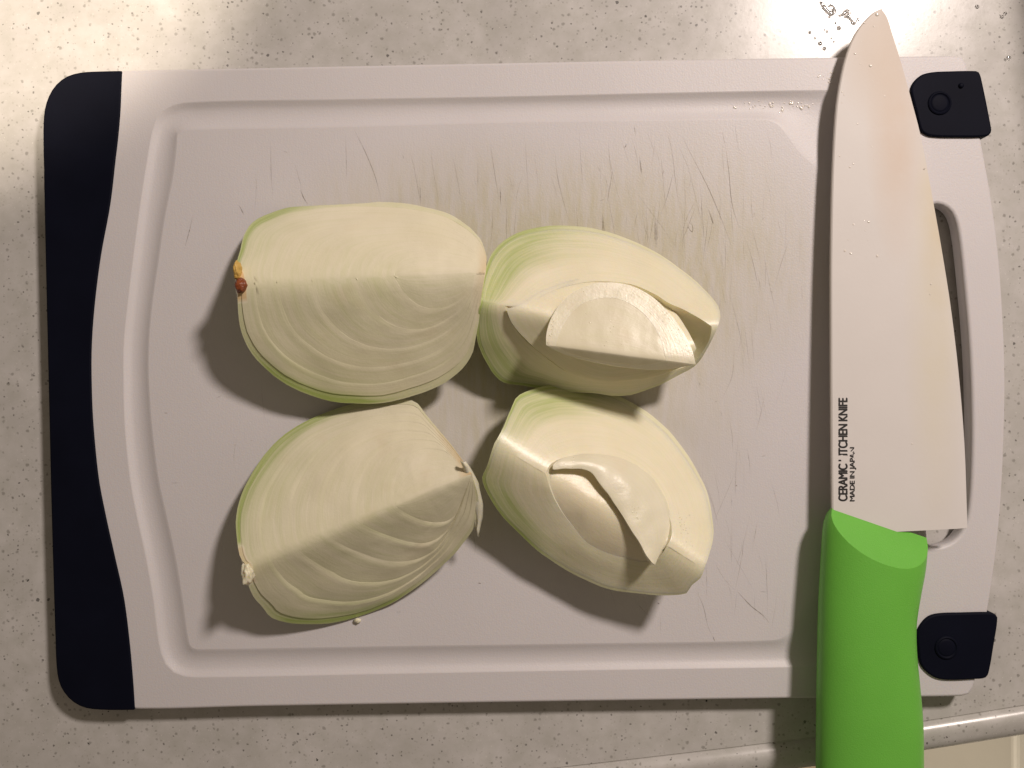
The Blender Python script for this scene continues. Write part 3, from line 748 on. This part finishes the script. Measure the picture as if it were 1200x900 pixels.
# ------------------------------------------------------------------ knife
knife = empty('kitchen_knife', W(1030, 560, ZB)); tag(knife, 'white ceramic kitchen knife with a bright green handle lying across the board', 'knife')
def bz(py): return ZB + 0.0064 + (py-10)/610*0.0062          # top face of the blade
spine = [(1033, 10), (1024, 14), (1010, 28), (999, 45), (990.5, 68), (984, 97), (979.5, 130), (975.5, 200), (973.5, 300), (973.5, 400), (974, 500), (975.5, 640)]
cut = [(1034, 10), (1040, 18), (1047, 40), (1057, 72), (1067.5, 110), (1080.5, 160), (1092, 220), (1104.5, 290), (1115.5, 360), (1125, 440), (1131.5, 520), (1134.5, 600), (1135, 619)]
def build_blade():
    S = crom([Vector((x, y, 0)) for x, y in spine], 200); C = crom([Vector((x, y, 0)) for x, y in cut], 200)
    def at(cv, y):
        for a, b in zip(cv, cv[1:]):
            if a.y <= y <= b.y: return a.x + (b.x-a.x)*(y-a.y)/max(b.y-a.y, 1e-9)
        return cv[-1].x if y > cv[-1].y else cv[0].x
    ys = [10, 10.6, 11.5, 13, 15, 18, 22, 27, 33, 40] + [50+i*12 for i in range(47)] + [612, 619]
    bm = bmesh.new(); rows = []
    for y in ys:
        a, b = at(S, y), at(C, y); z = bz(y); wdt = b-a
        if y >= 612: pass
        bev = min(13, wdt*.35)
        th = 0.0019
        # x, dz
        cs = [(a+.6, -.0003), (a+2.0, 0), (a+wdt*.5, 0), (b-bev, -.00005), (b, -th/2+.0001), (b-.1, -th/2-.0001), (b-bev, -th), (a+wdt*.5, -th), (a+2.0, -th), (a+.6, -th+.0003), (a, -th+.0008), (a, -.0008)]
        if wdt < 9: cs = [(a+wdt*f, dz) for f, dz in ((.05, -.0003), (.2, -.0001), (.5, -.00005), (.8, -.0003), (1, -th/2+.0002), (.99, -th/2-.0002), (.8, -th+.0003), (.5, -th), (.2, -th), (.05, -th+.0003), (0, -th+.0008), (0, -.0008))]
        # heel line is slightly slanted: last rows run down to the left
        r = []
        for x, dz in cs:
            yy = y + (max(0, (y-600)/19)*8*(1-(x-a)/max(wdt, 1)) if y > 600 else 0)
            r.append(bm.verts.new(W(x, yy, z) + Vector((0, 0, dz))))
        rows.append(r)
    n = len(rows[0])
    for a, b in zip(rows, rows[1:]):
        for i in range(n): bm.faces.new((a[i], a[(i+1) % n], b[(i+1) % n], b[i]))
    bm.faces.new(rows[0]); bm.faces.new(rows[-1])
    bmesh.ops.recalc_face_normals(bm, faces=bm.faces)
    me = bpy.data.meshes.new('blade'); bm.to_mesh(me); bm.free(); smooth(me, 30)
    adopt(link('blade', me, M_blade), knife)
build_blade()
def build_handle():
    left = [(990, 560), (981, 586), (973, 597), (967.5, 608), (965, 622), (963.5, 645), (960.5, 700), (958.5, 780), (957.5, 860), (957, 960), (958, 1060)]
    right = [(1092, 560), (1088, 600), (1085.5, 636), (1083, 665), (1076.5, 700), (1072, 730), (1072.5, 765), (1076, 800), (1079.5, 840), (1080.5, 880), (1080, 960), (1076, 1060)]
    Lc = crom([Vector((x, y, 0)) for x, y in left], 160); Rc = crom([Vector((x, y, 0)) for x, y in right], 160)
    def at(cv, y):
        for a, b in zip(cv, cv[1:]):
            if a.y <= y <= b.y: return a.x + (b.x-a.x)*(y-a.y)/max(b.y-a.y, 1e-9)
        return cv[-1].x
    bm = bmesh.new(); rows = []; n = 64
    for k in range(64):
        y = 565 + k*(1050-565)/63
        zc = bz(y) - .00095; a, b = W(at(Lc, y), y, zc), W(at(Rc, y), y, zc); c = (a+b)/2; hw = (b.x-a.x)/2
        hz = 0.0103 + 0.0004*math.sin((y-700)/90)
        r = []
        for i in range(n):
            th = i*math.tau/n; cx, sx = math.cos(th), math.sin(th)
            e = 2/2.2
            r.append(bm.verts.new((c.x + hw*math.copysign(abs(cx)**e, cx), c.y, zc + hz*math.copysign(abs(sx)**(e*1.05), sx))))
        rows.append(r)
    for a, b in zip(rows, rows[1:]):
        for i in range(n): bm.faces.new((a[i], a[(i+1) % n], b[(i+1) % n], b[i]))
    bm.faces.new(rows[0]); bm.faces.new(rows[-1])
    bmesh.ops.recalc_face_normals(bm, faces=bm.faces)
    # oblique cuts where the blade comes out
    z0 = bz(610); p1 = W(974, 597, z0); p2 = W(1085, 634, z0); t = (p2-p1).normalized()
    for sg in (1, -1):
        pt = p1 if sg > 0 else p1 - Vector((0, 0, .0019))
        back = Vector((t.y, -t.x, 0)); 
        if back.y > 0: back = -back
        slope = (back*0.0125 + Vector((0, 0, sg*0.0095))).normalized()
        nr = t.cross(slope).normalized()
        if nr.y < 0: nr = -nr
        bmesh.ops.bisect_plane(bm, geom=bm.verts[:]+bm.edges[:]+bm.faces[:], plane_co=pt, plane_no=nr, clear_outer=True, clear_inner=False)
        es = [e for e in bm.edges if e.is_boundary]
        bmesh.ops.holes_fill(bm, edges=es, sides=0)
    bmesh.ops.recalc_face_normals(bm, faces=bm.faces)
    me = bpy.data.meshes.new('handle'); bm.to_mesh(me); bm.free(); smooth(me, 28)
    o = link('handle', me, M_handle); adopt(o, knife); bevel(o, .0006, 3, 28)
build_handle()

LN = [0]
def lettering(text, x0, x1, ya, yb, cuts, bold):
    """text printed along the spine, read from the handle to the tip"""
    cu = bpy.data.curves.new('lettering', 'FONT'); cu.body = text; cu.offset = bold; cu.space_character = 0.93
    to = bpy.data.objects.new('lettering', cu); COL.objects.link(to)
    bpy.context.view_layer.update()
    me = bpy.data.meshes.new_from_object(to.evaluated_get(bpy.context.evaluated_depsgraph_get()))
    bpy.data.objects.remove(to)
    bm = bmesh.new(); bm.from_mesh(me)
    xs = [v.co.x for v in bm.verts]; ys = [v.co.y for v in bm.verts]
    a, b, c, d = min(xs), max(xs), min(ys), max(ys)
    for v in bm.verts: v.co = Vector(((v.co.x-a)/(b-a), (v.co.y-c)/(d-c), 0))
    for (u0, u1, h0, h1) in cuts:
        for co, no in (((u0, 0, 0), (1, 0, 0)), ((u1, 0, 0), (1, 0, 0)), ((0, h0, 0), (0, 1, 0)), ((0, h1, 0), (0, 1, 0))):
            bmesh.ops.bisect_plane(bm, geom=bm.verts[:]+bm.edges[:]+bm.faces[:], plane_co=co, plane_no=no)
        dead = [f for f in bm.faces if u0 < f.calc_center_median().x < u1 and h0 < f.calc_center_median().y < h1]
        bmesh.ops.delete(bm, geom=dead, context='FACES')
    for v in bm.verts:
        py = ya + (yb-ya)*v.co.x; px = x1 + (x0-x1)*v.co.y
        v.co = W(px, py, bz(py)) + Vector((0, 0, .00006 + .00002*LN[0]))
    LN[0] += 1
    bmesh.ops.recalc_face_normals(bm, faces=bm.faces)
    me.clear_geometry(); bm.to_mesh(me); bm.free()
    if sum(p.normal.z for p in me.polygons) < 0: me.flip_normals()
    adopt(link('lettering', me, M_ink), knife)
for dx, dy in ((0, 0), (.5, .55), (.25, 1.0), (.7, .1)):
    lettering('CERAMIC KITCHEN KNIFE', 982.3+dx, 992.6+dx, 587.5-dy, 467-dy, [(.375, .397, 0, .72), (.397, .44, .0, 1), (.436, .452, .45, .8), (.46, .485, .72, .84)], 0.0)
for dx, dy in ((0, 0), (.35, .4), (.1, .6)):
    lettering('MADE IN JAPAN', 995.8+dx, 1003.0+dx, 587.5-dy, 524.5-dy, [(.80, .87, 0, .45), (.86, .93, .5, 1), (.9, 1.0, .0, .35)], 0.0)

# ------------------------------------------------------------------ water
def droplets(name, spots, label, m=M_drop, flat=0.38):
    bm = bmesh.new()
    for (x, y, z, r) in spots:
        c = W(x, y, z); g = bmesh.ops.create_icosphere(bm, subdivisions=2, radius=r, matrix=Matrix.Translation(c) @ Matrix.Diagonal((1, random.uniform(.7, 1.2), flat, 1)))
    for f in bm.faces: f.smooth = True
    me = bpy.data.meshes.new(name); bm.to_mesh(me); bm.free(); return link(name, me, m)
rd = random.Random(3)
sp = []
def inblade(x, y): return y > 14 and 976 < x < 1030+ (y-10)*0.2
for x, y, r in [(1028, 17, .0009), (1013, 27, .0005), (1024, 31, .0004), (1002, 63, .0006), (1020, 77, .0007), (987, 108, .0004), (989, 111, .0004), (1005, 145, .0004), (996, 196, .0005), (1000, 192, .0004), (1084, 197, .0003), (1018, 260, .0006), (1013, 258, .0003), (990, 294, .0005), (997, 297, .0006), (994, 281, .0003), (1000, 263, .0004), (1028, 300, .0005), (1091, 333, .0004), (984, 183, .0004), (1037, 113, .0003), (1069, 520, .0004), (1090, 345, .0003)]:
    sp.append((x, y, bz(y)-.00005, r))
for _ in range(14):
    y = rd.uniform(30, 330); x = rd.uniform(985, 1010+ y*.15); sp.append((x, y, bz(y)-.00005, rd.uniform(.00015, .0003)))
o = droplets('water_droplets', sp, ''); tag(o, 'tiny water droplets on the ceramic blade', 'water', kind='stuff')
sp = []
for _ in range(34):
    x = rd.gauss(985, 14); y = 100 - (x-940)*.35 + rd.gauss(0, 3); 
    if x < 978: sp.append((x, y, ZB, rd.uniform(.00015, .0005)))
for _ in range(26):
    x = rd.uniform(860, 960); y = 122+rd.gauss(0, 3); sp.append((x, y, ZB-.0018, rd.uniform(.00012, .00045)))
for cx, cy in ((914, 131), (938, 124), (928, 120), (905, 123)):
    for _ in range(6): sp.append((cx+rd.gauss(0, 2), cy+rd.gauss(0, 2), ZB-.0018, rd.uniform(.0003, .0006)))
o = droplets('water_drops', sp, '', flat=.33); tag(o, 'fine water drops in the board groove beside the blade tip', 'water', kind='stuff')
def puddle():
    bm = bmesh.new()
    def path(pts, w):
        P = crom([W(x, y, 0) for x, y in pts], 24)
        rows = []
        for i, p in enumerate(P):
            t = (P[min(i+1, 23)]-P[max(i-1, 0)]).normalized(); n = Vector((-t.y, t.x, 0))
            ww = w*(.35+.65*math.sin(math.pi*(i+.5)/24))*(1+.6*noise.noise(p*900))
            rows.append([bm.verts.new(p + n*ww*math.cos(a) + Vector((0, 0, .00004+.0005*(w/.0012)*math.sin(a)))) for a in [math.pi*k/8 for k in range(9)]])
        for a, b in zip(rows, rows[1:]):
            for k in range(8): bm.faces.new((a[k], a[k+1], b[k+1], b[k]))
    path([(961, 2), (964, 6), (968, 12), (974, 16), (978, 13), (975, 10)], .0011)
    path([(982, 19), (988, 17), (992, 13), (995, 15), (993, 19), (989, 20)], .0009)
    path([(992, 19), (997, 23), (1000, 28), (1003, 25)], .0007)
    path([(1003, 25), (1006, 23), (1004, 21)], .0004)
    path([(970, 8), (975, 6), (978, 10)], .0006)
    for x, y, r in [(949, 38, .0007), (955, 45, .0005), (961, 51, .0009), (966, 57, .0008), (969, 37, .0006), (966, 35, .0004), (972, 20, .0006), (983, 33, .001), (979, 27, .0005), (974, 45, .0004), (977, 49, .0004), (1145, 8, .0009), (1178, 16, .0008), (1174, 20, .0009), (1182, 68, .001), (1178, 70, .0006)]:
        bmesh.ops.create_icosphere(bm, subdivisions=2, radius=r, matrix=Matrix.Translation(W(x, y, 0)) @ Matrix.Diagonal((1, 1, .35, 1)))
    bmesh.ops.recalc_face_normals(bm, faces=bm.faces)
    for f in bm.faces: f.smooth = True
    me = bpy.data.meshes.new('spilled_water'); bm.to_mesh(me); bm.free()
    o = link('spilled_water', me, M_water); tag(o, 'small spilled water streaks on the counter left of the blade tip', 'water', kind='stuff')
puddle()

# ------------------------------------------------------------------ things at and beyond the edge of the view
M_box = simple('shadow_block_brown', (0.16, 0.12, 0.085), 0.5, var=0.1)
bm_ = boxmesh('shadow_block', -0.04, 0.04, -0.14, 0.14, 0.0, 0.10, M_box, None, 0.006)  # unseen block of guessed form, added to cast the upper right shadow
bm_.location = (0.272, 0.2, 0.0005); bm_.rotation_euler = (0, 0, R(8))
tag(bm_, 'unseen block added past the upper right corner to cast a shadow on the counter', 'shadow block')
dr = boxmesh('open_drawer', 0.271, 0.62, -0.36, -0.101, -0.40, -0.12, M_white, None, 0.003)
tag(dr, 'white drawer end showing below the counter edge in the lower right corner', 'drawer')

# juice beads found on the wet cut faces, set down where they lie
def juice():
    dg = bpy.context.evaluated_depsgraph_get(); rj = random.Random(11); bm = bmesh.new(); n = 0
    spots = []
    def along(a, b, cnt, sp_, r0, r1):
        for _ in range(cnt):
            f = rj.random(); spots.append((a[0]+(b[0]-a[0])*f+rj.gauss(0, sp_), a[1]+(b[1]-a[1])*f+rj.gauss(0, sp_), rj.uniform(r0, r1)))
    along((778, 365), (812, 420), 34, 3, .00010, .00022); along((650, 372), (643, 404), 12, 1.5, .00010, .0002)
    along((700, 358), (730, 425), 16, 9, .00010, .0002); along((800, 600), (806, 640), 24, 3, .00010, .00022)
    along((664, 540), (680, 552), 8, 3, .00012, .0002); along((742, 592), (748, 606), 10, 2.5, .00012, .00022)
    along((520, 240), (560, 280), 6, 5, .0001, .00015)
    c0 = Vector((0, 0, CAMZ))
    for x, y, r in spots:
        d = Vector(((x-600)*PX, (450-y)*PX, -1)).normalized()
        ok, loc, nor, *_ = SC.ray_cast(dg, c0, d)
        if not ok: continue
        q = nor.to_track_quat('Z', 'Y').to_matrix().to_4x4()
        bmesh.ops.create_icosphere(bm, subdivisions=2, radius=r, matrix=Matrix.Translation(loc) @ q @ Matrix.Diagonal((1, 1, .45, 1)))
    for f in bm.faces: f.smooth = True
    me = bpy.data.meshes.new('juice_beads'); bm.to_mesh(me); bm.free()
    o = link('juice_beads', me, M_juice); tag(o, 'fine beads of juice and water on the cut faces of the onions', 'droplets', kind='stuff')
M_juice = simple('juice', (0.75, 0.70, 0.50), 0.12, spec=0.8)
juice()
